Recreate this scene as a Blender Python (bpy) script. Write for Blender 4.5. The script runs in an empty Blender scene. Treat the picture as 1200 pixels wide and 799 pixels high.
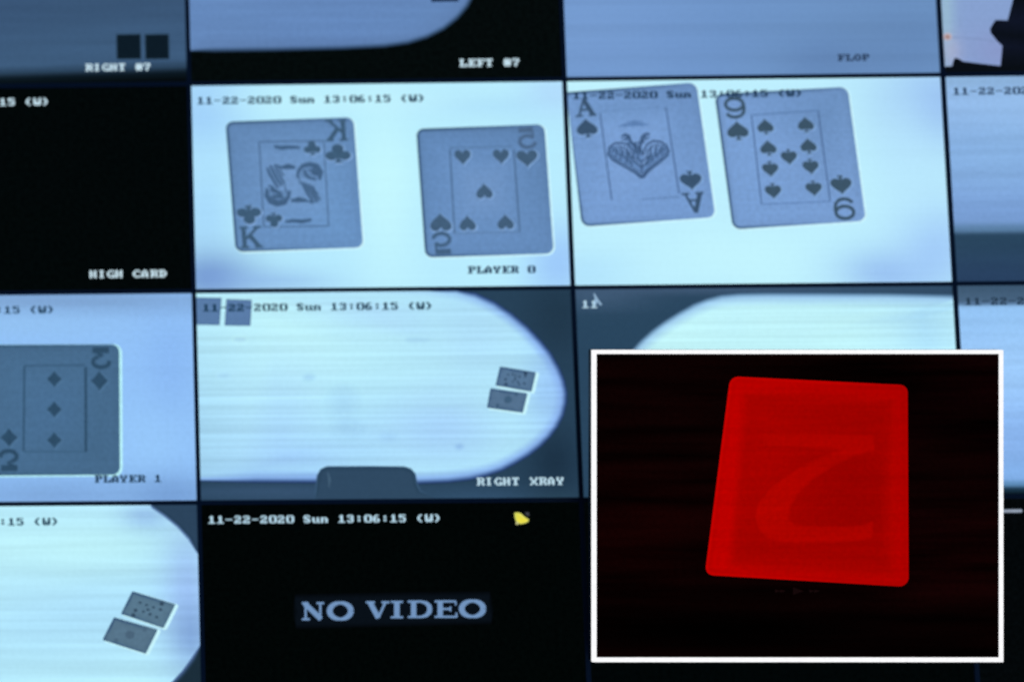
import bpy, bmesh, math
from mathutils import Matrix, Vector

# ------------------------------------------------------------------ camera
PW, PH = 1200.0, 799.0                        # size of the photograph the survey was made in
FOCAL = 50.0
FPX = FOCAL / 36.0 * PW
CX, CY = -136.11, 238.36                      # the lens axis: the photograph is an off-centre crop
ROT = [[0.999841, 0.009912, 0.014809], [-0.010817, 0.997995, 0.062367], [-0.014161, -0.062517, 0.997943]]
CAM = (-0.42421, -0.00116, -0.9119)           # wall frame: x right, y down, z into the wall
Z0 = 1.5                                      # height of the wall's reference point above the floor

def wv(v):                                    # wall frame -> world (X right, Y into the wall, Z up)
    return Vector((v[0], v[2], -v[1]))
RIGHT, DOWN, FWD = (wv(r) for r in ROT)
EYE = wv(CAM) + Vector((0, 0, Z0))

sc = bpy.context.scene
cd = bpy.data.cameras.new("camera")
cam = bpy.data.objects.new("camera", cd)
sc.collection.objects.link(cam)
sc.camera = cam
cd.lens = FOCAL; cd.sensor_width = 36.0
cd.shift_x = (PW / 2 - CX) / PW
cd.shift_y = -(PH / 2 - CY) / PW
cd.clip_start = 0.01; cd.clip_end = 100
m = Matrix((RIGHT, -DOWN, -FWD)).transposed().to_4x4()
m.translation = EYE
cam.matrix_world = m
cd.dof.use_dof = True
cd.dof.focus_distance = 0.845
cd.dof.aperture_fstop = 1.5

# ------------------------------------------------------------------ light: a dark control room, lit by its screens and an added blue fill
w = bpy.data.worlds.new("World"); sc.world = w; w.use_nodes = True
bg = w.node_tree.nodes["Background"]
bg.inputs[0].default_value = (0.10, 0.28, 0.75, 1); bg.inputs[1].default_value = 0.32  # added dim blue ambient, so the bezels read navy
vs = sc.view_settings
vs.view_transform = 'Standard'; vs.look = 'None'; vs.exposure = 0; vs.gamma = 1; vs.use_curve_mapping = False
sc.render.filter_size = 2.1

# ------------------------------------------------------------------ helpers
def lin(c):
    return tuple(((v / 255) / 12.92 if v <= 10 else ((v / 255 + .055) / 1.055) ** 2.4) for v in c)

def W(px, py, depth=0.0):                     # survey: photo pixel -> point of the screen plane (x, z)
    d = FWD + RIGHT * ((px - CX) / FPX) + DOWN * ((py - CY) / FPX)
    t = (depth - EYE.y) / d.y
    p = EYE + d * t
    return (p.x, p.z)

def PX(x, z, y=0.0):                          # and back
    v = Vector((x, y, z)) - EYE
    k = v.dot(FWD)
    return (CX + FPX * v.dot(RIGHT) / k, CY + FPX * v.dot(DOWN) / k)

def screen_material(name, streak=0.0, grain=0.05, cloud=0.0, fine=0.0, tint=(.74, .80, 1.0), sx=7.0, sz=160.0, tilt=0.0):
    mt = bpy.data.materials.new(name); mt.use_nodes = True
    nt = mt.node_tree; nt.nodes.clear()
    N = nt.nodes.new; L = nt.links.new
    out = N('ShaderNodeOutputMaterial'); em = N('ShaderNodeEmission')
    at = N('ShaderNodeAttribute'); at.attribute_name = 'picture'
    tc = N('ShaderNodeTexCoord')
    cur = at.outputs['Color']
    def noise(scale, detail, lo, hi, vec):
        n = N('ShaderNodeTexNoise'); n.inputs['Scale'].default_value = scale; n.inputs['Detail'].default_value = detail
        L(vec, n.inputs['Vector'])
        r = N('ShaderNodeMapRange'); r.inputs[1].default_value = .3; r.inputs[2].default_value = .7
        r.inputs[3].default_value = lo; r.inputs[4].default_value = hi
        L(n.outputs[0], r.inputs[0]); return r.outputs[0]
    def mul(a, fac):
        s = N('ShaderNodeVectorMath'); s.operation = 'SCALE'
        L(a, s.inputs[0]); L(fac, s.inputs['Scale']); return s.outputs[0]
    if cloud:
        f = noise(9.0, 2, 0, cloud, tc.outputs['Object'])
        mx = N('ShaderNodeMix'); mx.data_type = 'RGBA'; mx.blend_type = 'MULTIPLY'
        L(f, mx.inputs[0]); L(cur, mx.inputs[6]); mx.inputs[7].default_value = (*tint, 1)
        cur = mx.outputs[2]
    if streak:
        mp = N('ShaderNodeMapping'); mp.inputs['Scale'].default_value = (sx, 1, sz)
        mp.inputs['Rotation'].default_value = (0, tilt, 0)
        L(tc.outputs['Object'], mp.inputs[0])
        cur = mul(cur, noise(1.0, 3, 1 - streak, 1 + streak * .45, mp.outputs[0]))
    if fine:                                  # the display's own line structure
        mp = N('ShaderNodeMapping'); mp.inputs['Scale'].default_value = (2, 1, 420)
        L(tc.outputs['Object'], mp.inputs[0])
        cur = mul(cur, noise(1.0, 1, 1 - fine, 1 + fine, mp.outputs[0]))
    if grain:
        cur = mul(cur, noise(380.0, 2, 1 - grain, 1 + grain, tc.outputs['Object']))
    L(cur, em.inputs[0]); em.inputs[1].default_value = 1.0
    L(em.outputs[0], out.inputs[0])
    return mt

def solid_material(name, col, rough=.5, bump=0.0, metal=0.0):
    mt = bpy.data.materials.new(name); mt.use_nodes = True
    nt = mt.node_tree; b = nt.nodes['Principled BSDF']
    n = nt.nodes.new('ShaderNodeTexNoise'); n.inputs['Scale'].default_value = 60
    r = nt.nodes.new('ShaderNodeMix'); r.data_type = 'RGBA'
    r.inputs[6].default_value = (*[c * .8 for c in col], 1); r.inputs[7].default_value = (*[c * 1.2 for c in col], 1)
    nt.links.new(n.outputs[0], r.inputs[0]); nt.links.new(r.outputs[2], b.inputs['Base Color'])
    b.inputs['Roughness'].default_value = rough; b.inputs['Metallic'].default_value = metal
    return mt

M = {
    'plain': screen_material('lit_picture', fine=.018, grain=.035, cloud=.12),
    'white': screen_material('bright_feed', fine=.012, grain=.012, cloud=.45, tint=(.84, .87, 1.0)),
    'streak': screen_material('streaked_feed', streak=.15, fine=.03, grain=.02, cloud=.5, sx=3.0, sz=330.0, tint=(.80, .85, 1.0)),
    'tilted': screen_material('tilted_streaked_feed', streak=.14, fine=.02, grain=.02, cloud=.40, tilt=.10, sx=4.0, sz=190.0, tint=(.78, .84, 1.0)),
    'dim': screen_material('dim_streaked_feed', streak=.10, fine=.02, grain=.04, cloud=.25),
    'black': screen_material('unlit_feed', grain=.35, cloud=.35, tint=(.6, 1.0, .8)),
    'card': screen_material('displayed_card', grain=.07, cloud=.30, fine=.03, tint=(.80, .83, .88)),
    'flop': screen_material('banded_feed', streak=.09, fine=.02, grain=.02, cloud=.22, sx=.8, sz=70.0),
    'ink': screen_material('picture_marks', grain=.08),
    'text': screen_material('overlay_text', grain=.03),
    'red': screen_material('red_picture', streak=.08, fine=.03, grain=.06, cloud=.12, tint=(.9, .9, .9), sx=14, sz=260),
    'redwood': screen_material('dark_red_grain', streak=.9, grain=.15, cloud=.6, tint=(.2, .2, .2), sx=6, sz=90),
    'bezel': solid_material('black_bezel_plastic', (.012, .022, .035), .6),
    'housing': solid_material('charcoal_housing', (.02, .02, .022), .6),
    'wall': solid_material('dark_wall_paint', (.03, .03, .032), .8),
}

LAYER = 0.00012                                # spacing of the picture's layers in front of the panel
class Frame:                                   # local frame of one display: pixel -> local (x, z)
    def __init__(s, root, x, z): s.root, s.x, s.z = root, x, z
    def loc(s, px, py):
        a = W(px, py); return (a[0] - s.x, a[1] - s.z)
    def px(s, x, z): return PX(x + s.x, z + s.z)

def mesh(name, verts, faces, mat, parent, cols=None):
    me = bpy.data.meshes.new(name); me.from_pydata(verts, [], faces)
    if cols is not None:
        at = me.attributes.new('picture', 'FLOAT_COLOR', 'POINT')
        for i, c in enumerate(cols): at.data[i].color = (*c, 1)
    me.materials.append(M[mat])
    o = bpy.data.objects.new(name, me); sc.collection.objects.link(o)
    if parent is not None: o.parent = parent
    return o

def empty(name, loc, label, cat, group=None, mat=None):
    o = bpy.data.objects.new(name, None); sc.collection.objects.link(o)
    o.empty_display_size = .02
    if mat is not None: o.matrix_world = mat
    else: o.location = loc
    o['label'] = label; o['category'] = cat
    if group: o['group'] = group
    return o

def box(verts, faces, x0, x1, y0, y1, z0, z1):
    b = len(verts)
    verts += [(x, y, z) for x in (x0, x1) for y in (y0, y1) for z in (z0, z1)]
    for q in ((0, 1, 3, 2), (4, 6, 7, 5), (0, 4, 5, 1), (2, 3, 7, 6), (0, 2, 6, 4), (1, 5, 7, 3)):
        faces.append(tuple(b + i for i in q))

def colfn(c):
    if callable(c): return c
    l = lin(c); return lambda px, py: l

def blobs(base, *bl):                          # base colour with broad soft patches (what the feed shows)
    base = lin(base); bl = [(a, b, rx, ry, lin(c), k) for (a, b, rx, ry, c, k) in bl]
    def f(px, py):
        c = base
        for (a, b, rx, ry, cc, k) in bl:
            g = k * math.exp(-((px - a) / rx) ** 2 - ((py - b) / ry) ** 2)
            c = tuple(c[i] * (1 - g) + cc[i] * g for i in range(3))
        return c
    return f

def ramp_y(*stops):
    st = [(y, lin(c)) for y, c in stops]
    def f(px, py):
        if py <= st[0][0]: return st[0][1]
        for (a, ca), (b, cb) in zip(st, st[1:]):
            if py <= b:
                t = (py - a) / (b - a); t = t * t * (3 - 2 * t)
                return tuple(ca[i] * (1 - t) + cb[i] * t for i in range(3))
        return st[-1][1]
    return f

def clip(poly, x0, x1, z0, z1):
    def cut(P, inside, inter):
        out = []
        for i, a in enumerate(P):
            b = P[(i + 1) % len(P)]
            if inside(a): out.append(a)
            if inside(a) != inside(b): out.append(inter(a, b))
        return out
    for ax, v, s in ((0, x0, 1), (0, x1, -1), (1, z0, 1), (1, z1, -1)):
        def ins(p): return (p[ax] - v) * s >= 0
        def itr(a, b):
            t = (v - a[ax]) / (b[ax] - a[ax])
            return tuple(a[i] + (b[i] - a[i]) * t for i in range(2))
        poly = cut(poly, ins, itr)
        if not poly: return []
    return poly

TW = 0.24; TH = TW / 1.80386
BZ = 0.00135                                   # half of the dark seam between two displays
HX, HZ = TW / 2 - BZ, TH / 2 - BZ              # half of the lit area

def flat(F, name, pts, col, layer, mat='ink', parent=None, do_clip=True):
    """a flat patch of the displayed picture; pts in survey pixels"""
    p = [F.loc(*q) for q in pts]
    if do_clip: p = clip(p, -HX, HX, -HZ, HZ)
    if len(p) < 3: return None
    c = colfn(col); y = -LAYER * layer
    return mesh(name, [(a, y, b) for a, b in p], [tuple(range(len(p)))], mat, parent or F.root, [c(*F.px(a, b)) for a, b in p])

def rings(F, name, pts, steps, layer, mat='ink', parent=None, fill=True):
    """soft-edged patch: steps = [(inward offset in px, colour), ...] from the rim inwards"""
    n = len(pts)
    area = sum(pts[i][0] * pts[(i + 1) % n][1] - pts[(i + 1) % n][0] * pts[i][1] for i in range(n))
    sg = 1 if area > 0 else -1
    nor = []
    for i in range(n):
        a, b = pts[i - 1], pts[(i + 1) % n]
        dx, dy = b[0] - a[0], b[1] - a[1]; l = math.hypot(dx, dy) or 1
        nor.append((-dy / l * sg, dx / l * sg))
    verts, cols, faces = [], [], []
    y = -LAYER * layer
    for off, col in steps:
        c = colfn(col)
        for (q, k) in zip(pts, nor):
            px, py = q[0] + k[0] * off, q[1] + k[1] * off
            a, b = F.loc(px, py)
            a = min(max(a, -HX), HX); b = min(max(b, -HZ), HZ)
            verts.append((a, y, b)); cols.append(c(px, py))
    for s in range(len(steps) - 1):
        for i in range(n):
            j = (i + 1) % n
            faces.append((s * n + i, s * n + j, (s + 1) * n + j, (s + 1) * n + i))
    base = (len(steps) - 1) * n
    if fill and n > 20:                        # concentric rings to the middle so that the fill can vary inside
        c = colfn(steps[-1][1])
        last = verts[base:base + n]
        gx, gz = sum(p[0] for p in last) / n, sum(p[2] for p in last) / n
        for t in (.86, .7, .54, .38, .2):
            for p in last:
                a, b = gx + (p[0] - gx) * t, gz + (p[2] - gz) * t
                verts.append((a, y, b)); cols.append(c(*F.px(a, b)))
            nb = len(verts) - n
            for i in range(n):
                j = (i + 1) % n
                faces.append((base + i, base + j, nb + j, nb + i))
            base = nb
    faces.append(tuple(base + i for i in range(n)))
    return mesh(name, verts, faces, mat, parent or F.root, cols)

def ribbon(pts, wd):
    L_, R_ = [], []
    n = len(pts)
    for i in range(n):
        a = pts[max(i - 1, 0)]; b = pts[min(i + 1, n - 1)]
        dx, dy = b[0] - a[0], b[1] - a[1]; l = math.hypot(dx, dy) or 1
        k = wd[i] if isinstance(wd, (list, tuple)) else wd
        nx, ny = -dy / l * k / 2, dx / l * k / 2
        L_.append((pts[i][0] + nx, pts[i][1] + ny)); R_.append((pts[i][0] - nx, pts[i][1] - ny))
    return L_, R_

def strokes(F, name, lines, col, layer, parent, mat='ink'):
    """lines = [(points in px, width in px or list)]; each stroke a hair in front of the last"""
    verts, faces, cols = [], [], []
    c = colfn(col)
    for k, (pts, wd) in enumerate(lines):
        L_, R_ = ribbon(pts, wd); b = len(verts); y = -LAYER * (layer + .04 * k)
        for l, r in zip(L_, R_):
            for q in (l, r):
                a = F.loc(*q); verts.append((a[0], y, a[1])); cols.append(c(*q))
        for i in range(len(pts) - 1):
            faces.append((b + 2 * i, b + 2 * i + 1, b + 2 * i + 3, b + 2 * i + 2))
    return mesh(name, verts, faces, mat, parent, cols)

def arc(cx, cy, rx, ry, a0, a1, n=14):
    return [(cx + rx * math.cos(math.radians(a0 + (a1 - a0) * i / n)), cy + ry * math.sin(math.radians(a0 + (a1 - a0) * i / n))) for i in range(n + 1)]

# ---- lettering of the recorder's overlay: an 8 x 8 dot character set
DOTS = {'0': '3E63636363633E', '@': '3E63636B63633E', '1': '0C0E0C0C0C0C3F', '2': '1E33301C06333F', '3': '1E33301C30331E', '5': '3F031F3030331E',
        '6': '1C06031F33331E', '7': '3F3330180C0C0C', '-': '0000003F000000', ':': '000C0C000C0C00',
        '(': '180C0606060C18', ')': '060C1818180C06', '#': '36367F367F3636', 'S': '1E33071E38331E', 'u': '0000333333336E',
        'n': '00001F33333333', 'W': '6363636B6B7F36', 'R': '3F66663E366667', 'I': '1E0C0C0C0C0C1E', 'G': '3C66030373667C',
        'H': '3333333F333333', 'T': '3F2D0C0C0C0C1E', 'L': '0F06060646667F', 'E': '7F46161E16467F', 'F': '7F46161E16060F',
        'O': '1C36636363361C', 'P': '3F66663E06060F', 'C': '3C66030303663C', 'A': '0C1E33333F3333', 'D': '1F36666666361F',
        'Y': '3333331E0C0C1E', 'X': '6363361C1C3663'}

def lettering(F, name, s, xl, xr, yc, col, layer=6.5, hscale=.99):
    """s runs from pixel xl to xr, its middle at height yc"""
    a = F.loc(xl, yc); b = F.loc(xr, yc)
    pitch = (b[0] - a[0]) / (len(s) - .2); d = pitch / 8; dz = d * hscale
    z0 = F.loc((xl + xr) / 2, yc)[1] + 3.5 * dz
    grow = .08 if sum(col) > 450 else .28          # light letters bloom by themselves
    verts, faces, y = [], [], -LAYER * layer
    for i, ch in enumerate(s):
        if ch == ' ': continue
        rows = [int(DOTS[ch][k * 2:k * 2 + 2], 16) for k in range(7)]
        for r, bits in enumerate(rows):
            k = 0
            while k < 8:
                if bits >> k & 1:
                    e = k
                    while e < 8 and bits >> e & 1: e += 1
                    x0 = a[0] + i * pitch + (k - grow) * d; x1 = a[0] + i * pitch + (e + grow) * d
                    q = clip([(x0, z0 - r * dz), (x1, z0 - r * dz), (x1, z0 - (r + 1) * dz), (x0, z0 - (r + 1) * dz)], -HX, HX, -HZ, HZ)
                    if len(q) > 2:
                        n = len(verts); verts += [(u, y, v) for u, v in q]; faces.append(tuple(range(n, n + len(q))))
                    k = e
                else: k += 1
    return mesh(name, verts, faces, 'text', F.root, [lin(col)] * len(verts))

STAMP = "11-22-2020 Sun 13:06:15 (W)"
DARK = (6, 46, 74); LIGHT = (206, 234, 248)

# ------------------------------------------------------------------ the structure behind the displays
v, f = [], []
box(v, f, -0.75, 0.75, 0.034, 0.10, Z0 - .48, Z0 + .48)
wall = mesh('wall', v, f, 'wall', None); wall['kind'] = 'structure'

# ------------------------------------------------------------------ the displays of the video wall
def monitor(col, row, label, pic, mat, nx=40, nz=24):
    x = (col - 1.5) * TW; z = Z0 - (row - 1.5) * TH
    root = empty('wall_monitor', (x, 0, z), label, 'monitor', 'displays of the video wall')
    F = Frame(root, x, z)
    v, f = [], []
    g = 0.00008
    X, Z = TW / 2 - g, TH / 2 - g
    box(v, f, -X, X, -.0010, .012, HZ, Z); box(v, f, -X, X, -.0010, .012, -Z, -HZ)
    box(v, f, -X, -HX, -.0010, .012, -HZ, HZ); box(v, f, HX, X, -.0010, .012, -HZ, HZ)
    mesh('bezel', v, f, 'bezel', root)
    v, f = [], []; box(v, f, -X + .0005, X - .0005, .0121, .034, -Z + .0005, Z - .0005)
    mesh('housing', v, f, 'housing', root)
    v, c, f = [], [], []; pf = colfn(pic)
    for j in range(nz + 1):
        for i in range(nx + 1):
            a, b = -HX + 2 * HX * i / nx, HZ - 2 * HZ * j / nz
            v.append((a, 0, b)); c.append(pf(*F.px(a, b)))
    for j in range(nz):
        for i in range(nx):
            k = j * (nx + 1) + i; f.append((k, k + nx + 1, k + nx + 2, k + 1))
    mesh('screen', v, f, mat, root, c)
    return F

# ---- suits, in a unit box, y down
def heart(n=26):
    out = []
    for i in range(n):
        t = 2 * math.pi * i / n
        x = 16 * math.sin(t) ** 3 / 32; y = -(13 * math.cos(t) - 5 * math.cos(2 * t) - 2 * math.cos(3 * t) - math.cos(4 * t)) / 29
        out.append((x, y - .09))
    return out
def spade():
    h = [(x, -y * .86 - .07) for x, y in heart()]
    return [h, [(-.05, .15), (.05, .15), (.07, .38), (.16, .5), (-.16, .5), (-.07, .38)]]
def club():
    return [arc(0, -.25, .24, .25, 0, 345, 15), arc(-.26, .12, .24, .24, 0, 345, 15), arc(.26, .12, .24, .24, 0, 345, 15),
            [(-.07, -.15), (.07, -.15), (.06, .3), (.17, .5), (-.17, .5), (-.06, .3)]]
def diamond():
    return [[(0, -.5), (.23, -.23), (.5, 0), (.23, .23), (0, .5), (-.23, .23), (-.5, 0), (-.23, -.23)]]
SUIT = {'heart': [heart()], 'spade': spade(), 'club': club(), 'diamond': diamond()}
RANK = {
    'A': [([(-.33, .46), (0, -.48)], .09), ([(0, -.48), (.33, .46)], .17), ([(-.2, .13), (.2, .13)], .08), ([(-.5, .47), (-.14, .47)], .07), ([(.12, .47), (.5, .47)], .07)],
    'K': [([(-.3, -.46), (-.3, .46)], .16), ([(-.48, -.46), (-.1, -.46)], .08), ([(-.48, .46), (-.1, .46)], .08), ([(.34, -.46), (-.25, .1)], .1),
          ([(-.06, -.1), (.36, .46)], .16), ([(.14, -.46), (.5, -.46)], .08), ([(.16, .46), (.52, .46)], .08)],
    '9': [(arc(0, -.18, .4, .29, 0, 360, 24), .12), ([(.4, -.18), (.41, .05), (.36, .25), (.22, .4), (0, .46), (-.22, .42), (-.4, .27)], .12)],
    '5': [([(-.36, -.4), (.42, -.4)], .22), ([(-.31, -.45), (-.34, .02)], .1), ([(-.36, 0), (-.1, -.12), (.16, -.08), (.36, .06), (.4, .22), (.28, .38), (.05, .46), (-.2, .44), (-.4, .33), (-.43, .2)], .16)],
    '3': [([(-.42, -.38), (.42, -.38)], .24), ([(.34, -.43), (-.06, -.08), (.2, -.04), (.38, .1), (.4, .25), (.25, .4), (.02, .46), (-.22, .43), (-.4, .32), (-.44, .14)], .17)],
}

class Card:
    """a playing card shown on a display: TL, TR, BR, BL in survey pixels"""
    def __init__(s, F, quad, fill, ink, radius=9.0, edge=(58, 88, 118), halo=(205, 246, 255), layer=2, label=None, name='playing_card', mat='card', halo_shift=(1.3, .9), sharp=(128, 166, 214)):
        s.sharp = sharp
        s.F, s.q, s.ink, s.layer = F, quad, ink, layer
        tl, tr, br, bl = quad
        def un(a, b):
            l = math.hypot(b[0] - a[0], b[1] - a[1]); return ((b[0] - a[0]) / l, (b[1] - a[1]) / l)
        s.ux, s.uy = un(tl, tr), un(tl, bl)
        out = []
        for (p, dx, dy) in ((tl, 1, 1), (tr, -1, 1), (br, -1, -1), (bl, 1, -1)):
            n = 6
            seq = []
            for i in range(n + 1):
                t = math.pi / 2 * i / n
                u, vv = radius * (1 - math.cos(t)), radius * (1 - math.sin(t))
                if (p is tl) or (p is br): a, b = u, vv
                else: a, b = vv, u
                seq.append((p[0] + s.ux[0] * a * dx + s.uy[0] * b * dy, p[1] + s.ux[1] * a * dx + s.uy[1] * b * dy))
            out += seq
        s.outline = out
        cx, cy = sum(p[0] for p in quad) / 4, sum(p[1] for p in quad) / 4
        ff, ee = colfn(fill), colfn(edge)
        def rim(px, py):                        # left edge of the displayed card is darkest
            t = max(0, min(1, .55 - ((px - cx) * s.ux[0] + (py - cy) * s.ux[1]) / 110 - ((py - cy) * s.uy[1]) / 260))
            a, b = ff(px, py), ee(px, py)
            return tuple(a[i] * (1 - t) + b[i] * t for i in range(3))
        def soft(px, py): return tuple(v_ * .93 for v_ in ff(px, py))
        s.root = rings(F, name, out, [(0, rim), (1.6, rim), (4.2, soft), (10, fill)], layer, mat)
        if label: s.root['label'] = label
        if halo:
            hs = [(p[0] + halo_shift[0], p[1] + halo_shift[1]) for p in out]
            rings(F, 'light_edge', hs, [(-1.0, halo), (.5, halo)], layer - .6, 'ink', s.root)
    def at(s, c, u, v_): return (c[0] + s.ux[0] * u + s.uy[0] * v_, c[1] + s.ux[1] * u + s.uy[1] * v_)
    def pip(s, suit, c, wd, ht, flip=False, col=None):
        sg = -1 if flip else 1
        verts, faces, cols = [], [], []
        cf = colfn(col or s.ink)
        sharp = s.sharp
        for g, dx, dy, lay, cc in (((1.10, 1.0, .9, 1.2, colfn(sharp)),) if sharp else ()) + ((1.0, 0, 0, 1.6, cf),):
            for k, poly in enumerate(SUIT[suit]):
                n = len(verts); y = -LAYER * (s.layer + lay + .05 * k)
                for (x, yy) in poly:
                    q = s.at(c, x * wd * g + dx, yy * ht * sg * g + dy); a = s.F.loc(*q); verts.append((a[0], y, a[1])); cols.append(cc(*q))
                faces.append(tuple(range(n, len(verts))))
        return mesh('pip', verts, faces, 'ink', s.root, cols)
    def rank(s, r, c, wd, ht, fx=1, fy=1, col=None):
        return strokes(s.F, 'rank', [([s.at(c, x * wd * fx, y * ht * fy) for x, y in pts], wl * wd * 1.28) for pts, wl in RANK[r]], col or s.ink, s.layer + 1.6, s.root)
    def line(s, pts, wd, col, name='border_line'):
        return strokes(s.F, name, [(pts, wd * 1.3)], tuple(v * .95 for v in col), s.layer + 1.2, s.root)
    def marks(s, name, lines, col):
        return strokes(s.F, name, lines, col, s.layer + (1.25 if 'shading' in name else 1.9), s.root)

# ================================================================== top row
F = monitor(0, 0, 'dim blue-grey display with two dark squares above RIGHT #7 lettering',
            lambda px, py: ramp_y((0, (60, 88, 120)), (70, (64, 94, 126)), (76, (52, 78, 104)), (86, (12, 24, 32)), (95, (5, 10, 12)))(px, py + (px - 200) * .035), 'dim', 60, 90)
for x0, x1 in ((136.5, 164.5), (170, 197.5)):
    rings(F, 'dark_square', [(x0, 41), ((x0 + x1) / 2, 40.8), (x1, 40.6), (x1 + .3, 55), (x1 + .6, 69.3), ((x0 + x1) / 2, 69.5), (x0 + .6, 69.6), (x0 + .3, 55)],
          [(-.6, (40, 64, 84)), (1.2, (13, 27, 38))], 2)
lettering(F, 'channel_name', 'RIGHT #7', 100, 176, 79.3, LIGHT)
lettering(F, 'timestamp', STAMP, -56, 209, -128, LIGHT)

F = monitor(1, 0, 'black display with a curved pale blue table edge above LEFT #7 lettering', (5, 10, 11), 'black')
t_out = [(200, 60.5), (250, 60.3), (320, 59.5), (400, 57.5), (450, 55), (478, 51), (500, 44.5), (520, 34.5), (536, 22), (548, 8), (556, -8), (560, -30), (556, -60), (540, -90), (500, -115), (440, -125), (200, -122)]
rings(F, 'table_surface', t_out, [(-1.5, (12, 24, 32)), (1.5, (60, 88, 122)), (5, (100, 134, 182)), (22, (104, 140, 190))], 1.5, 'dim')
rings(F, 'dark_square', [(504, -26), (536, -26.5), (537.5, 2.2), (505, 2.8)], [(0, (40, 64, 100)), (1.5, (26, 44, 70))], 3)
lettering(F, 'channel_name', 'LEFT #7', 538, 608, 74, LIGHT)
lettering(F, 'timestamp', STAMP, 388 - 170, 388 + 95, -131, DARK)

F = monitor(2, 0, 'plain hazy blue display with small dark FLOP lettering',
            blobs((112, 150, 198), (690, 40, 150, 80, (122, 160, 212), .8), (1060, 60, 90, 70, (104, 140, 186), .8), (970, 75, 60, 30, (98, 132, 178), .6)), 'flop')
lettering(F, 'channel_name', 'FLOP', 981, 1017, 68, (38, 56, 84))
lettering(F, 'timestamp', STAMP, 660, 925, -136, DARK)

F = monitor(3, 0, 'lavender room display with black seated silhouette in the upper right corner',
            blobs((136, 162, 208), (1108, 20, 10, 80, (160, 196, 210), .7), (1175, 60, 40, 25, (140, 152, 200), .7), (1115, 60, 12, 18, (176, 178, 206), .6)), 'plain', 60, 36)
Zs = lambda x, y: (1050 + x * .1252, y * .1252)
flat(F, 'dark_silhouette', [Zs(*q) for q in ((1140, -300), (1092, 0), (1042, 195), (985, 192), (930, 190), (905, 225), (878, 272), (882, 310), (905, 340), (945, 390), (992, 432), (984, 530), (975, 620), (870, 608),
     (740, 592), (625, 578), (590, 555), (548, 543), (532, 580), (522, 622), (440, 627), (420, 640), (420, 760), (3500, 760), (3500, -300))], blobs((9, 14, 20), (1180, 40, 14, 24, (20, 26, 48), .8)), 2, 'ink')
rings(F, 'orange_spot', arc(1110, 43.6, 2.8, 2, 0, 345, 11), [(-2.4, (196, 186, 200)), (1.2, (158, 124, 116))], 2.5)
strokes(F, 'ledge_line', [([(1106, 43), (1125, 44.5), (1150, 47), (1166, 49)], [1.2, 1.2, 1.4, 1.2])], (128, 148, 192), 2.2, F.root)

# ================================================================== second row
F = monitor(0, 1, 'black display with white HIGH CARD lettering', (3, 7, 8), 'black')
lettering(F, 'channel_name', 'HIGH CARD', 105, 194, 321, (206, 232, 244))
lettering(F, 'timestamp', STAMP, 57 - 265, 57, 121, LIGHT)

F = monitor(1, 1, 'bright display showing a king of clubs and a five of hearts, PLAYER 0 lettering',
            blobs((188, 240, 255), (235, 125, 60, 60, (158, 206, 250), .9), (240, 250, 36, 60, (166, 216, 252), .7), (245, 325, 60, 34, (116, 152, 208), .95), (320, 330, 70, 14, (140, 180, 232), .6),
                  (450, 230, 40, 100, (202, 252, 255), .9), (655, 310, 40, 50, (158, 202, 250), .9), (450, 118, 160, 16, (198, 247, 255), .7), (650, 110, 40, 26, (178, 216, 252), .7), (575, 125, 70, 16, (172, 222, 250), .6)), 'white')
lettering(F, 'timestamp', STAMP, 231, 497, 117, DARK)
lettering(F, 'channel_name', 'PLAYER @', 548, 626, 316, (12, 46, 78))
INK = (62, 92, 120); LN = (84, 118, 158)
cardfill = blobs((106, 146, 194), (300, 150, 60, 30, (96, 132, 176), .7), (400, 250, 60, 50, (110, 154, 204), .8), (340, 215, 45, 50, (120, 156, 202), .6), (350, 145, 90, 14, (92, 128, 172), .6))
C = Card(F, ((264, 143), (414, 137.5), (425.5, 290), (276, 295.5)), cardfill, INK, 9, label='king of clubs shown upside-down mirrored on the bright display')
C.rank('K', (394.3, 153), 26, 25, -1, 1); C.pip('club', (395.8, 180), 30, 22); C.pip('club', (291.7, 251.8), 29, 22, True); C.rank('K', (293.7, 278), 26, 25)
C.pip('club', (365.6, 173.6), 20, 17); C.pip('club', (321, 258), 20, 17, True)
C.line([(303.5, 166.5), (379.3, 165.3)], 1.3, LN); C.line([(379.3, 165.3), (385, 265)], 1.3, LN); C.line([(385, 265), (309, 266)], 1.3, LN); C.line([(309, 266), (303.5, 166.5)], 1.5, LN)
Q = lambda *p: [(255 + x * .2253, 125 + y * .2253) for x, y in p]
FI = (66, 97, 132)
C.marks('court_shading', [(Q((262, 330), (300, 360), (340, 400)), [9, 13, 6]), (Q((254, 450), (310, 474), (372, 452)), [8, 17, 6]), (Q((416, 350), (470, 338), (536, 350)), [8, 17, 10]), (Q((440, 400), (480, 440), (522, 490)), [6, 13, 9]), (Q((330, 318), (404, 318)), 4), (Q((380, 488), (464, 488)), 4)], (98, 134, 178))
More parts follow.
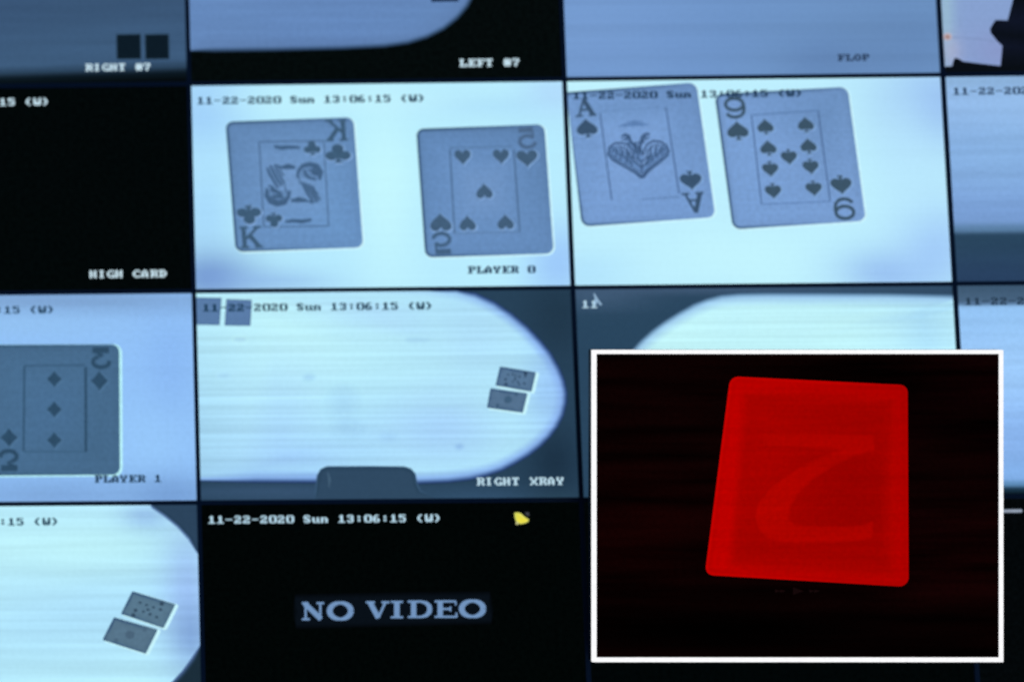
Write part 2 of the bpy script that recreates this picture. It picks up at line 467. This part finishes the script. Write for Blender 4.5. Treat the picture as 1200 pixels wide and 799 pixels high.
C.marks('court_figure', [(a_, [1.12 * k_ for k_ in b_] if isinstance(b_, list) else 1.12 * b_) for a_, b_ in [
    (Q((292, 208), (330, 216), (370, 212), (428, 214)), [3, 4.5, 4, 2.5]), (Q((352, 600), (390, 594), (440, 598), (488, 588)), [2.5, 4, 4.5, 3]),
    (Q((256, 318), (270, 350), (294, 394), (316, 424)), 2.6), (Q((274, 306), (290, 342), (314, 386), (334, 412)), 2.6), (Q((294, 302), (310, 336), (330, 374), (346, 398)), 2.2), (Q((312, 308), (326, 334), (344, 362)), 1.8), (Q((300, 304), (340, 320), (404, 312)), 2), (Q((380, 494), (440, 482), (490, 500)), 2), (Q((348, 398), (352, 430), (372, 462)), 1.4), (Q((430, 404), (424, 376), (410, 350)), 1.4),
    (Q((330, 318), (365, 312), (402, 318)), [3, 6, 3]), (Q((384, 490), (420, 484), (462, 490)), [3, 6, 3]),
    (Q((256, 425), (254, 462), (275, 492), (310, 504), (346, 498), (366, 472), (376, 436)), [3, 5, 6.5, 7, 6, 4, 2]), (Q((272, 430), (300, 440), (322, 452), (338, 480)), [3, 4.5, 4, 3]),
    (Q((284, 462), (312, 470), (336, 466)), [2, 4, 2]), (Q((264, 410), (290, 424), (300, 446)), 2.5),
    (Q((412, 372), (418, 336), (440, 310), (478, 300), (514, 312), (534, 342), (530, 382)), [2, 3, 4.5, 5, 6.5, 6, 3]), (Q((450, 330), (456, 352), (474, 372), (512, 380)), [3, 3.5, 3, 3]),
    (Q((488, 326), (500, 346), (526, 352)), [4, 5, 4]), (Q((438, 392), (456, 432), (480, 474), (498, 504)), 2.6), (Q((456, 400), (476, 436), (502, 474), (520, 498)), 2.6), (Q((474, 404), (494, 438), (516, 470), (534, 486)), 2.2), (Q((492, 412), (506, 438), (522, 458)), 1.8), (Q((262, 478), (290, 470), (300, 490)), 2), (Q((506, 322), (496, 340), (470, 330)), 2)]], FI)

fivefill = blobs((104, 143, 192), (510, 165, 50, 30, (96, 134, 182), .6), (640, 180, 30, 80, (92, 128, 172), .7), (565, 222, 40, 50, (118, 154, 202), .7), (520, 230, 20, 50, (112, 152, 204), .5), (570, 150, 90, 12, (92, 128, 170), .5))
C = Card(F, ((487.4, 151.2), (637.7, 145.8), (648.7, 297.2), (498.2, 302)), fivefill, INK, 9, label='five of hearts shown mirrored on the bright display')
HI = (66, 94, 122)
for p, fl in (((542, 185), False), ((587, 184.4), False), ((567.2, 223.5), True), ((547.6, 261), True), ((592, 259.6), True)): C.pip('heart', p, 19.5, 18.5, fl, HI)
C.pip('heart', (617.4, 186.6), 25.5, 20.5, False, HI); C.pip('heart', (516, 260), 25.5, 22, True, HI)
C.rank('5', (617, 162), 22, 24, -1, 1, (76, 104, 138)); C.rank('5', (517.9, 285), 23, 25, 1, -1, (68, 98, 130))
C.line([(527, 175), (532.4, 273.5)], 1.6, LN); C.line([(601.7, 175), (608.9, 272.4)], 1.7, LN); C.line([(527, 173.6), (601, 171.8)], 1.3, (92, 128, 170)); C.line([(532.4, 273.5), (608.9, 271.6)], 1.1, (98, 134, 178))

F = monitor(2, 1, 'bright display showing an ace of spades beside a nine of spades',
            blobs((194, 243, 255), (1090, 120, 70, 60, (150, 188, 240), .9), (1040, 320, 60, 30, (150, 190, 240), .9), (1095, 290, 50, 60, (160, 200, 248), .8), (850, 300, 90, 40, (203, 252, 255), .8), (680, 320, 60, 30, (176, 226, 252), .6),
                  (1060, 180, 40, 90, (190, 236, 255), .6)), 'white')
lettering(F, 'timestamp', STAMP, 671, 939, 111, (22, 50, 76))
acefill = blobs((121, 159, 212), (790, 110, 60, 26, (104, 140, 188), .8), (680, 130, 26, 30, (108, 146, 194), .6), (740, 190, 50, 50, (127, 163, 215), .6), (810, 180, 24, 60, (112, 149, 200), .6))
AI = (58, 84, 112); AL = (84, 116, 162)
C = Card(F, ((655.5, 109), (815.5, 96.8), (838.5, 254.5), (682, 266)), acefill, AI, 9.5, label='ace of spades with ornate centre, shown at the left of its display')
C.rank('A', (685, 126.5), 25, 20); C.pip('spade', (687.3, 150), 25, 23); C.pip('spade', (809.3, 212), 26, 23, True); C.rank('A', (813, 238), 26, 24, 1, -1)
C.line([(702.8, 133), (716.6, 235)], 1.4, AL); C.line([(780, 126), (795.5, 227)], 1.4, AL); C.line([(752, 233.5), (796, 231)], 1.2, (104, 140, 190)); C.line([(704, 131), (778, 126)], .8, (108, 146, 198))
Q = lambda *p: [(660 + x * .2378, 90 + y * .2378) for x, y in p]
AO = (62, 90, 128)
C.marks('ornament_shading', [(Q((225, 365), (300, 400), (386, 470)), [14, 14, 4]), (Q((514, 365), (460, 392), (386, 470)), [14, 14, 4]), (Q((310, 300), (350, 360), (384, 420)), [3, 8, 8])], (100, 136, 186))
C.marks('ace_ornament', [(a_, [1.05 * k_ for k_ in b_] if isinstance(b_, list) else 1.05 * b_) for a_, b_ in [
    (Q((388, 498), (350, 470), (290, 438), (240, 408), (221, 380), (226, 350), (250, 330), (285, 326), (316, 336), (338, 364), (346, 396)), [4, 3, 2.6, 2.6, 2.8, 2.6, 2.4, 2.4, 2.4, 2.2, 2]),
    (Q((388, 498), (420, 462), (466, 428), (506, 394), (518, 368), (506, 340), (476, 320), (440, 318), (412, 334), (396, 362), (392, 392)), [4, 3, 2.6, 2.6, 2.8, 2.6, 2.4, 2.4, 2.4, 2.2, 2]),
    (Q((336, 388), (350, 418), (386, 448), (416, 416), (424, 388)), 2.6), (Q((352, 396), (384, 424), (408, 396)), 1.8), (Q((384, 424), (386, 470)), 2),
    (Q((284, 296), (304, 286), (322, 294), (330, 318), (352, 344), (356, 380)), [2, 3.4, 3.4, 3, 3.6, 3]), (Q((426, 284), (404, 284), (390, 296), (380, 320), (376, 350), (384, 384)), [2, 3.4, 3.4, 3, 3.6, 3]),
    (Q((250, 348), (262, 378), (254, 398)), 1.6), (Q((274, 340), (288, 372), (280, 412)), 1.8), (Q((302, 346), (314, 384), (308, 428)), 1.8), (Q((326, 366), (330, 404), (336, 440)), 1.6),
    (Q((490, 340), (478, 366), (488, 388)), 1.6), (Q((464, 332), (452, 366), (462, 402)), 1.8), (Q((436, 336), (428, 374), (440, 420)), 1.8), (Q((410, 360), (412, 400), (414, 438)), 1.6),
    (Q((240, 362), (300, 396), (340, 440)), 1.2), (Q((502, 354), (450, 392), (420, 430)), 1.2), (Q((312, 330), (350, 328), (400, 322)), 1.5),
    (Q((388, 480), (340, 452), (280, 420), (244, 394), (236, 372), (244, 352), (268, 342), (300, 348), (322, 376), (330, 402)), 1.1), (Q((388, 480), (430, 440), (480, 404), (500, 376), (494, 352), (470, 336), (444, 336), (420, 352), (408, 384)), 1.1),
    (Q((286, 310), (316, 306), (340, 330)), 1.6), (Q((424, 300), (400, 304), (384, 334)), 1.6), (Q((296, 286), (312, 302), (302, 318)), 1.4), (Q((416, 276), (398, 298), (412, 312)), 1.4), (Q((352, 330), (368, 352), (366, 396)), 2), (Q((366, 396), (372, 416), (400, 414)), 1.6), (Q((262, 352), (276, 396)), 1), (Q((290, 346), (298, 408)), 1), (Q((316, 352), (320, 420)), 1), (Q((476, 340), (466, 390)), 1), (Q((450, 340), (448, 402)), 1), (Q((424, 350), (426, 412)), 1)]], AO)
C.marks('ace_scroll', [(Q((270, 246), (300, 240), (345, 236), (390, 236), (420, 236)), [1, 3, 4, 3.4, 1]), (Q((310, 226), (350, 222), (392, 222)), [1, 2.8, 1]), (Q((300, 250), (320, 232), (340, 248), (362, 230), (386, 246), (400, 230)), 1.2)], (92, 128, 178))

ninefill = blobs((123, 160, 212), (975, 150, 34, 60, (102, 138, 184), .85), (930, 112, 70, 16, (108, 146, 194), .7), (870, 200, 24, 60, (124, 166, 220), .6), (930, 255, 60, 20, (122, 160, 212), .5))
C = Card(F, ((837, 110.5), (993, 102), (1014.5, 259), (858.5, 269)), ninefill, (60, 84, 104), 9.5, label='nine of spades tilted beside the ace')
for p in ((896.4, 148.3), (943.7, 145.9), (899.7, 173.2), (946.8, 170.9)): C.pip('spade', p, 19.5, 19)
for p in ((924.2, 184.6), (902.3, 198.7), (949.6, 195.8), (905.6, 224.4), (953.2, 221.3)): C.pip('spade', p, 19.5, 19, True)
C.rank('9', (860.7, 126.9), 26, 24); C.pip('spade', (864, 153), 25.5, 23); C.pip('spade', (985.3, 217.2), 25.5, 23, True); C.rank('9', (989, 244.6), 26, 25, -1, -1)
C.line([(880.2, 135.2), (958.2, 130)], 1.2, (96, 132, 182)); C.line([(958.2, 130), (972.5, 236.2)], 1.4, AL); C.line([(972.5, 236.2), (892, 239.6)], 1.1, (100, 136, 188)); C.line([(892, 239.6), (880.2, 135.2)], 1.3, AL)

F = monitor(3, 1, 'pale blue streaked display with a dark slate band along its bottom, right edge',
            lambda px, py: ramp_y((90, (140, 178, 218)), (112, (150, 190, 236)), (180, (138, 180, 228)), (258, (124, 162, 214)), (268, (96, 134, 172)), (276, (44, 72, 96)), (330, (42, 66, 96)))(px, py + (px - 1150) * .01), 'dim', 40, 90)
lettering(F, 'timestamp', STAMP, 1116, 1116 + 268, 106, (34, 58, 86))

# ================================================================== third row
F = monitor(0, 2, 'blue display showing a dim three of diamonds, PLAYER 1 lettering',
            blobs((146, 194, 248), (60, 352, 260, 16, (122, 158, 202), .9), (20, 380, 120, 20, (150, 196, 240), .6), (180, 520, 50, 60, (154, 204, 252), .7), (200, 580, 60, 26, (112, 152, 206), .8), (60, 580, 120, 20, (124, 164, 214), .8),
                  (200, 430, 30, 60, (134, 180, 240), .5)), 'plain')
lettering(F, 'timestamp', STAMP, 63 - 267, 63, 364, (34, 66, 92))
lettering(F, 'channel_name', 'PLAYER 1', 111, 189, 560.5, (30, 58, 82))
C = Card(F, ((-13, 404), (139.6, 403.3), (140.6, 556), (-11, 557)), blobs((74, 111, 146), (60, 480, 50, 60, (74, 112, 150), .7), (120, 500, 24, 60, (64, 98, 128), .6), (60, 412, 90, 14, (68, 102, 134), .6)), (44, 74, 98), 9,
         edge=(58, 92, 122), sharp=(80, 118, 154), halo=(186, 244, 252), label='dim grey-blue three of diamonds', halo_shift=(2.2, .8))
DI = (46, 76, 102)
for y in (444, 479.5, 515.5): C.pip('diamond', (63.6, y), 18, 19, False, DI)
C.pip('diamond', (116.5, 446), 20.5, 23, False, DI); C.pip('diamond', (10.6, 512.4), 20.5, 22, False, DI)
C.rank('3', (118, 419.3), 23, 24, -1, 1, DI); C.rank('3', (10.6, 539), 23, 24, 1, -1, DI)
C.line([(28.5, 429), (27.5, 528)], 1.8, (54, 88, 118)); C.line([(100.3, 430), (100.6, 529)], 2.4, (50, 82, 110)); C.line([(28.5, 428.5), (100, 427.6)], 1.4, (60, 94, 126)); C.line([(28, 529), (100, 529)], 1.1, (62, 98, 130))

def small_card(F, quad, spots, label, fill=(86, 118, 146), layer=3, pipcol=(40, 62, 88)):
    C = Card(F, quad, fill, pipcol, 1.6, edge=(44, 76, 116), halo=(200, 246, 255), layer=layer, label=label, halo_shift=(2.6, 1.4))
    for (x, y, r) in spots:
        p = arc(x, y, r * 1.15, r, 0, 330, 11)
        v_ = [F.loc(*q) for q in p]
        mesh('pip', [(a, -LAYER * (layer + 1.6), b) for a, b in v_], [tuple(range(len(p)))], 'ink', C.root, [lin(pipcol)] * len(p))
    return C

F = monitor(1, 2, 'display of a bright oval card table with two tiny cards, RIGHT XRAY lettering',
            blobs((40, 66, 88), (330, 578, 160, 10, (58, 86, 116), .9), (560, 582, 70, 10, (52, 82, 110), .9), (650, 580, 30, 8, (50, 78, 96), .6), (655, 370, 40, 50, (32, 54, 72), .8), (650, 540, 30, 40, (26, 46, 64), .8)), 'plain')
tbl = [(200, 330), (300, 330), (420, 331), (500, 333), (535, 338), (557, 344), (580, 354.5), (600, 368), (618, 383), (634, 400), (646, 415), (655, 431), (661, 446), (664, 460), (663.5, 472), (660, 486), (653, 500),
       (644, 512), (633, 523), (620, 533), (605, 542), (588, 551), (570, 557), (550, 561.5), (525, 564.5), (490, 566), (400, 565), (300, 564.5), (200, 563.5)]
tcol = blobs((188, 241, 255), (300, 390, 160, 40, (198, 249, 255), .8), (560, 390, 60, 60, (178, 226, 255), .7), (400, 520, 200, 40, (178, 228, 255), .7), (645, 460, 26, 70, (156, 200, 252), .8), (520, 500, 60, 40, (172, 216, 255), .8), (290, 470, 60, 40, (174, 222, 255), .7), (440, 370, 50, 20, (178, 222, 255), .7), (340, 540, 60, 20, (164, 208, 255), .7), (250, 560, 80, 16, (140, 186, 232), .6))
tmid = blobs((148, 192, 244), (400, 330, 200, 20, (186, 236, 252), 1), (620, 470, 80, 60, (144, 184, 244), .8))
rings(F, 'table_surface', tbl, [(-1.2, (22, 44, 78)), (1.6, (72, 104, 158)), (6, tmid), (15, tcol)], 1.2, 'streak')
for (x, y, rx, ry, t) in ((281, 398, 7, 2.2, .55), (362, 442, 6, 3, .6), (403, 478, 14, 20, .35), (407, 502, 16, 9, .45), (538, 523, 4, 2.5, .9), (490, 398, 14, 2.4, .4), (262, 440, 6, 2, .35), (456, 512, 9, 5, .3)):
    base_ = tcol(x, y); dk_ = lin((128, 170, 226)); t *= .55; mid_ = tuple(base_[i] * (1 - t) + dk_[i] * t for i in range(3))
    rings(F, 'surface_smudge', arc(x, y, rx, ry, 0, 345, 23), [(-min(rx, ry) * .9 - 1.5, tcol), (-min(rx, ry) * .3, lambda px, py, m_=mid_, b_=base_: tuple(.6 * b_[i] + .4 * m_[i] for i in range(3))), (min(rx, ry) * .7, lambda px, py, m_=mid_: m_)], 2.0, 'streak', fill=False)
rings(F, 'dealer_tray', [(369, 590), (371, 566), (372, 557), (376, 550), (383, 546.8), (430, 546.6), (473, 547), (481, 549.5), (486, 555), (488, 566), (492, 575), (510, 590)], [(-1, (66, 98, 130)), (1.5, (40, 66, 88)), (5, (48, 74, 98))], 2.4, 'plain')
strokes(F, 'tray_slot', [([(384, 553), (386, 562), (385, 571)], [1.2, 3, 1.2])], (66, 94, 118), 4.2, F.root)
for q, lb in (([(226, 348.5), (259.5, 349), (257.3, 381), (224, 380.5)], 'small grey card cut off by the display edge'), ([(265, 350.5), (295, 351.5), (293.3, 381.8), (263, 381.5)], 'small grey card under the date')):
    rings(F, 'small_card', q, [(0, (66, 96, 140)), (2.5, blobs((90, 124, 168), (243, 365, 14, 14, (88, 126, 166), 1)))], 3, 'plain')['label'] = lb
small_card(F, ((585.6, 429.2), (628, 436), (622.6, 459), (580.3, 451.6)), [(x * .1001 + 560, y * .1001 + 420, r) for x, y, r in
    ((350, 190, 1), (405, 185, 1), (320, 245, 1.3), (325, 300, 1.7), (405, 270, 1), (435, 205, 1), (430, 240, 1.2), (485, 212, 1.2), (465, 275, 1), (478, 300, 1), (555, 170, 2), (550, 205, 1.3), (540, 290, 1.3))], 'upper of two tiny cards at the table rim', (88, 120, 152))
small_card(F, ((574.4, 454.6), (618, 460.7), (612.5, 483.6), (570.3, 477.6)), [(595, 468, 4.2), (605, 461.8, 2), (582.5, 475, 2)], 'lower of two tiny cards at the table rim', (86, 116, 146), 3, (62, 92, 120))
lettering(F, 'timestamp', STAMP, 237.5, 506, 359.5, (14, 52, 76))
lettering(F, 'channel_name', 'RIGHT XRAY', 558, 660, 563.5, (190, 222, 238))

F = monitor(2, 2, 'dark slate display with a bright oval table, half covered by the red-card inset',
            blobs((42, 70, 94), (700, 350, 60, 12, (66, 92, 120), .8), (900, 340, 300, 5, (74, 98, 128), .8)), 'plain')
t2 = [(1160, 348), (1117, 346), (1040, 344.2), (960, 343.6), (900, 343.4), (866, 344), (845, 346), (828, 350.5), (812, 357), (795, 366.5), (778, 377), (762, 389), (748, 402), (736, 416), (727, 432), (722, 450), (720, 470), (724, 495), (734, 515), (752, 535), (780, 552), (820, 562), (900, 566), (1160, 566)]
rings(F, 'table_surface', t2, [(-1.2, (38, 66, 92)), (1.5, (110, 150, 184)), (5, (166, 212, 244)), (16, blobs((200, 251, 255), (1100, 380, 60, 60, (168, 220, 252), .8)))], 1.2, 'streak')
lettering(F, 'timestamp', '11', 681.5, 699.5, 356.5, (186, 220, 240))
strokes(F, 'mouse_pointer', [([(695.2, 343.5), (698, 350), (697, 357)], [1, 3.2, 3]), ([(697.5, 349), (703.8, 357.5)], 2.2)], (150, 184, 214), 7, F.root)

F = monitor(3, 2, 'bright periwinkle display with a grey band across its top, right edge',
            lambda px, py: ramp_y((330, (58, 84, 108)), (352, (72, 100, 128)), (356, (92, 124, 160)), (360, (150, 198, 246)), (430, (160, 206, 253)), (520, (142, 186, 242)), (560, (132, 178, 232)), (567, (96, 142, 184)), (573, (28, 54, 72)), (580, (6, 14, 20)))(px, py + (px - 1150) * .008), 'dim', 40, 130)
lettering(F, 'timestamp', STAMP, 1130, 1130 + 272, 352, (38, 58, 78))

# ================================================================== bottom row
F = monitor(0, 3, 'tilted bright table view with two tiny cards, bottom left of the wall',
            blobs((190, 242, 255), (120, 720, 160, 50, (174, 226, 255), .7), (60, 640, 120, 30, (198, 250, 255), .8), (220, 690, 30, 80, (158, 192, 246), .8), (170, 604, 30, 16, (140, 178, 232), .7), (225, 745, 26, 40, (120, 156, 214), .7)), 'tilted')
rings(F, 'dark_corner', [(176, 586), (179, 593.2), (194, 603.5), (209, 615.8), (222, 630), (233, 647), (242, 646), (242, 586)], [(-2.5, (110, 146, 196)), (1.2, (34, 58, 80)), (4, (44, 68, 92))], 2, 'plain')
rings(F, 'dark_corner', [(243, 752), (236, 757), (226, 772), (215, 787), (203, 800), (188, 812), (170, 824), (150, 836), (130, 845), (244, 845)], [(-2.5, (92, 122, 172)), (1.2, (40, 64, 88)), (4, (28, 46, 58))], 2, 'plain')
Zs = lambda x, y: (100 + x * .1489, 680 + y * .1489)
small_card(F, ((155, 692), (205.7, 707.5), (191.6, 735.6), (141.4, 718.8)), [(*Zs(x, y), r) for x, y, r in ((430, 170, 1.5), (480, 190, 1.5), (535, 208, 1.5), (600, 180, 2.4), (590, 225, 1.7), (395, 232, 2), (377, 270, 2.4), (455, 242, 1.5), (492, 226, 1.6), (508, 262, 1.7), (560, 285, 1.6))], 'upper of two tiny cards on the tilted table', (90, 122, 144), 3, (50, 72, 92))
small_card(F, ((133.5, 722.5), (184.9, 737), (170.7, 765.4), (119.8, 749.2)), [(152, 743, 5), (169, 737, 2.4), (136, 749, 2.2)], 'lower of two tiny cards on the tilted table', (88, 118, 140), 3, (74, 100, 122))
lettering(F, 'timestamp', STAMP, 68 - 270, 68, 611.5, (34, 66, 88))

F = monitor(1, 3, 'black display with a blue-grey NO VIDEO message and a small yellow bell', (2, 5, 5), 'black')
lettering(F, 'timestamp', STAMP, 244, 516, 607.5, (186, 220, 238))
rings(F, 'message_box', [(346, 698.5), (460, 696.5), (574, 695), (575, 714), (575.5, 728), (460, 731), (347, 733.5), (346.5, 716)], [(-3, (3, 6, 8)), (3, (9, 16, 24))], 1.5)
NV = (114, 148, 190)
def serif(box_, lines):                        # one broad slab-serif letter in its pixel box
    x0, x1, y0, y1 = box_
    return [([(x0 + u * (x1 - x0), y0 + v_ * (y1 - y0)) for u, v_ in pts], wd) for pts, wd in lines]
sN = [([(.17, .02), (.17, .98)], 2.6), ([(.83, .02), (.83, .98)], 2.6), ([(.12, .06), (.86, .94)], 6), ([(0, .05), (.3, .05)], 2.4), ([(.66, .05), (1, .05)], 2.4), ([(0, .95), (.36, .95)], 2.4)]
sO = [(arc(.5, .5, .4, .44, 0, 360, 32), [3.2 + 3.6 * abs(math.cos(math.radians(360 * i / 32))) for i in range(33)])]
sV = [([(.17, .05), (.53, .97)], 6), ([(.83, .05), (.52, .97)], 2.8), ([(0, .05), (.38, .05)], 2.4), ([(.66, .05), (1, .05)], 2.4)]
sI = [([(.5, .02), (.5, .98)], 6.4), ([(0, .05), (1, .05)], 2.4), ([(0, .95), (1, .95)], 2.4)]
sD = [([(.24, .02), (.24, .98)], 6.2), ([(0, .05), (.55, .05), (.76, .14), (.88, .32), (.9, .5), (.88, .68), (.76, .86), (.55, .95), (0, .95)], [2.4, 2.6, 4.4, 5.8, 6, 5.8, 4.4, 2.6, 2.4])]
sE = [([(.24, .02), (.24, .98)], 6.2), ([(0, .05), (.92, .05)], 2.4), ([(0, .95), (.96, .95)], 2.4), ([(.24, .49), (.66, .49)], 2.4), ([(.9, .02), (.92, .28)], 2), ([(.68, .34), (.68, .64)], 2), ([(.93, .7), (.96, .98)], 2.2)]
msg = []
for bx, gl in (((353.5, 379.5, 705, 726), sN), ((383, 414, 704.4, 726), sO), ((428.5, 456, 704, 724), sV), ((457.5, 472, 703.6, 723.6), sI), ((477.5, 506, 703.2, 723.2), sD), ((509, 536, 703, 723), sE), ((537.5, 569, 702.2, 723), sO)):
    msg += serif(bx, gl)
strokes(F, 'message', msg, NV, 4, F.root, 'text')
bell = rings(F, 'alarm_bell', [(602.5, 600.5), (606, 599.8), (610, 601), (613.5, 604), (616.5, 606.5), (619.5, 608), (619, 610.5), (615.5, 612.5), (611, 613.6), (607, 613), (604.5, 610.5), (602.8, 606)],
             [(0, (200, 206, 110)), (2, blobs((236, 222, 70), (612, 605, 3, 3, (250, 244, 120), .8), (605, 604, 3, 5, (206, 214, 90), .8)))], 3)
rings(F, 'clapper', arc(605.6, 612.6, 1.9, 1.9, 0, 330, 11), [(0, (150, 150, 110)), (.8, (206, 204, 140))], 4, parent=bell)
rings(F, 'sound_mark', [(614, 600), (619.5, 599.6), (620, 604.5), (617.5, 604)], [(0, (40, 42, 46)), (.8, (66, 68, 76))], 4, parent=bell)

F = monitor(2, 3, 'black display almost wholly hidden behind the red-card inset', (2, 5, 6), 'black')
lettering(F, 'timestamp', STAMP, 692, 692 + 272, 604, (150, 176, 194))
F = monitor(3, 3, 'black display with one short grey dash, bottom right of the wall', (4, 7, 9), 'black')
rings(F, 'status_dash', [(1166, 596.8), (1180, 596.5), (1196.5, 596.2), (1197.5, 598.2), (1196.5, 600), (1180, 600.2), (1166, 600.4)], [(-.4, (70, 82, 98)), (.9, (150, 162, 180))], 4)

# ================================================================== the overlaid inset picture, built as a screen in front of the wall
IX0, IX1, IY0, IY1 = 694.0, 1175.0, 410.0, 775.0
def wall_depth(px, py):
    a = W(px, py); return (Vector((a[0], 0, a[1])) - EYE).dot(FWD)
DEP = min(wall_depth(x, y) for x in (IX0, IX1) for y in (IY0, IY1)) - 0.010
ctr = EYE + FWD * DEP + RIGHT * (((IX0 + IX1) / 2 - CX) / FPX * DEP) + DOWN * (((IY0 + IY1) / 2 - CY) / FPX * DEP)
mm = Matrix((RIGHT, FWD, -DOWN)).transposed().to_4x4(); mm.translation = ctr
inset = empty('inset_picture', None, 'white-framed inset picture of a red card with a numeral 2, built as a screen in front of the wall', 'screen', mat=mm)
class Panel:
    root = inset
    def loc(s, px, py):
        k = DEP / FPX
        return ((px - (IX0 + IX1) / 2) * k, -(py - (IY0 + IY1) / 2) * k)
    def px(s, x, z):
        k = DEP / FPX; return (x / k + (IX0 + IX1) / 2, -z / k + (IY0 + IY1) / 2)
G = Panel()
HX, HZ = 9.0, 9.0
k = DEP / FPX
hx, hz, bw = (IX1 - IX0) / 2 * k, (IY1 - IY0) / 2 * k, 4.6 * k
v, f = [], []
box(v, f, -hx + .0002, hx - .0002, .0012, .0052, -hz + .0002, hz - .0002)
mesh('housing', v, f, 'housing', inset)
v, f = [], []
box(v, f, -.03, .03, .0052, .0125, -hz + .012, -hz + .05)
mesh('mounting_pad', v, f, 'housing', inset)
v, f = [], []
box(v, f, -hx, hx, -.0006, .0012, hz - bw, hz); box(v, f, -hx, hx, -.0006, .0012, -hz, -hz + bw * 1.15)
box(v, f, -hx, -hx + bw, -.0006, .0012, -hz + bw * 1.15, hz - bw); box(v, f, hx - bw, hx, -.0006, .0012, -hz + bw * 1.15, hz - bw)
mesh('lit_border', v, f, 'text', inset, [lin((253, 253, 255))] * len(v))  # white border of the inset picture, given its own glow
v, c, f = [], [], []
nx, nz = 32, 24
pf = blobs((13, 2, 2), (760, 620, 140, 70, (21, 2, 2), 1), (1120, 470, 60, 80, (18, 2, 3), .8), (1120, 650, 80, 60, (26, 3, 4), .9), (900, 740, 300, 26, (3, 1, 1), 1))
for j in range(nz + 1):
    for i in range(nx + 1):
        a, b = -hx + bw + (2 * hx - 2 * bw) * i / nx, hz - bw - (2 * hz - 2.15 * bw) * j / nz
        v.append((a, 0, b)); c.append(pf(*G.px(a, b)))
for j in range(nz):
    for i in range(nx):
        q = j * (nx + 1) + i; f.append((q, q + nx + 1, q + nx + 2, q + 1))
mesh('screen', v, f, 'redwood', inset, c)
redfill = blobs((176, 1, 0), (842, 560, 26, 160, (196, 1, 0), .9), (860, 450, 60, 20, (188, 1, 0), .7), (1060, 560, 30, 140, (172, 1, 0), .9), (940, 680, 100, 20, (186, 2, 0), .6))
RC = Card(G, ((855.4, 440.8), (1064.6, 451.2), (1063.2, 687), (825.6, 673.2)), redfill, (172, 6, 0), 10, edge=(196, 2, 0), halo=None, layer=2, label='red card back with a large upside-down numeral 2', mat='red')
inner = []
cs = [(874.9, 461.6), (1046.7, 467.5), (1044.4, 671.5), (857.6, 659.4)]
for i in range(4):
    a, b = cs[i], cs[(i + 1) % 4]
    inner += [(a[0] + (b[0] - a[0]) * t / 10, a[1] + (b[1] - a[1]) * t / 10) for t in range(10)]
rings(G, 'back_panel', inner, [(-9, redfill), (0, (171, 2, 0)), (5, (164, 2, 0)), (16, blobs((160, 2, 0), (1000, 580, 60, 60, (146, 1, 0), .8), (890, 520, 40, 80, (168, 2, 0), .7)))], 3, 'red', RC.root)
two = [(238, 220), (340, 220), (440, 222), (520, 227), (606, 232), (608, 254), (608, 275), (550, 290), (470, 328), (400, 375), (350, 425), (325, 475), (325, 512), (350, 530), (430, 536), (530, 536), (575, 530), (603, 516),
       (602, 545), (600, 568), (540, 578), (480, 582), (380, 585), (300, 582), (250, 568), (222, 540), (212, 500), (225, 450), (270, 395), (345, 345), (430, 302), (490, 282), (510, 274), (430, 268), (330, 264), (238, 262), (238, 240)]
rings(G, 'numeral', [(810 + x * .3506, 430 + y * .3506) for x, y in two], [(-1.8, (160, 2, 0)), (2.0, blobs((170, 3, 0), (900, 590, 40, 50, (178, 4, 0), .9)))], 4.5, 'red', RC.root, fill=False)
strokes(G, 'player_controls', [([(908, 692), (914, 692)], [4, .5]), ([(914, 692), (920, 692)], [4, .5]), ([(929, 692), (941, 692)], [9, .5]), ([(948, 692), (954, 692)], [4, .5]), ([(954, 692), (960, 692)], [4, .5])], (20, 8, 9), 2, inset)
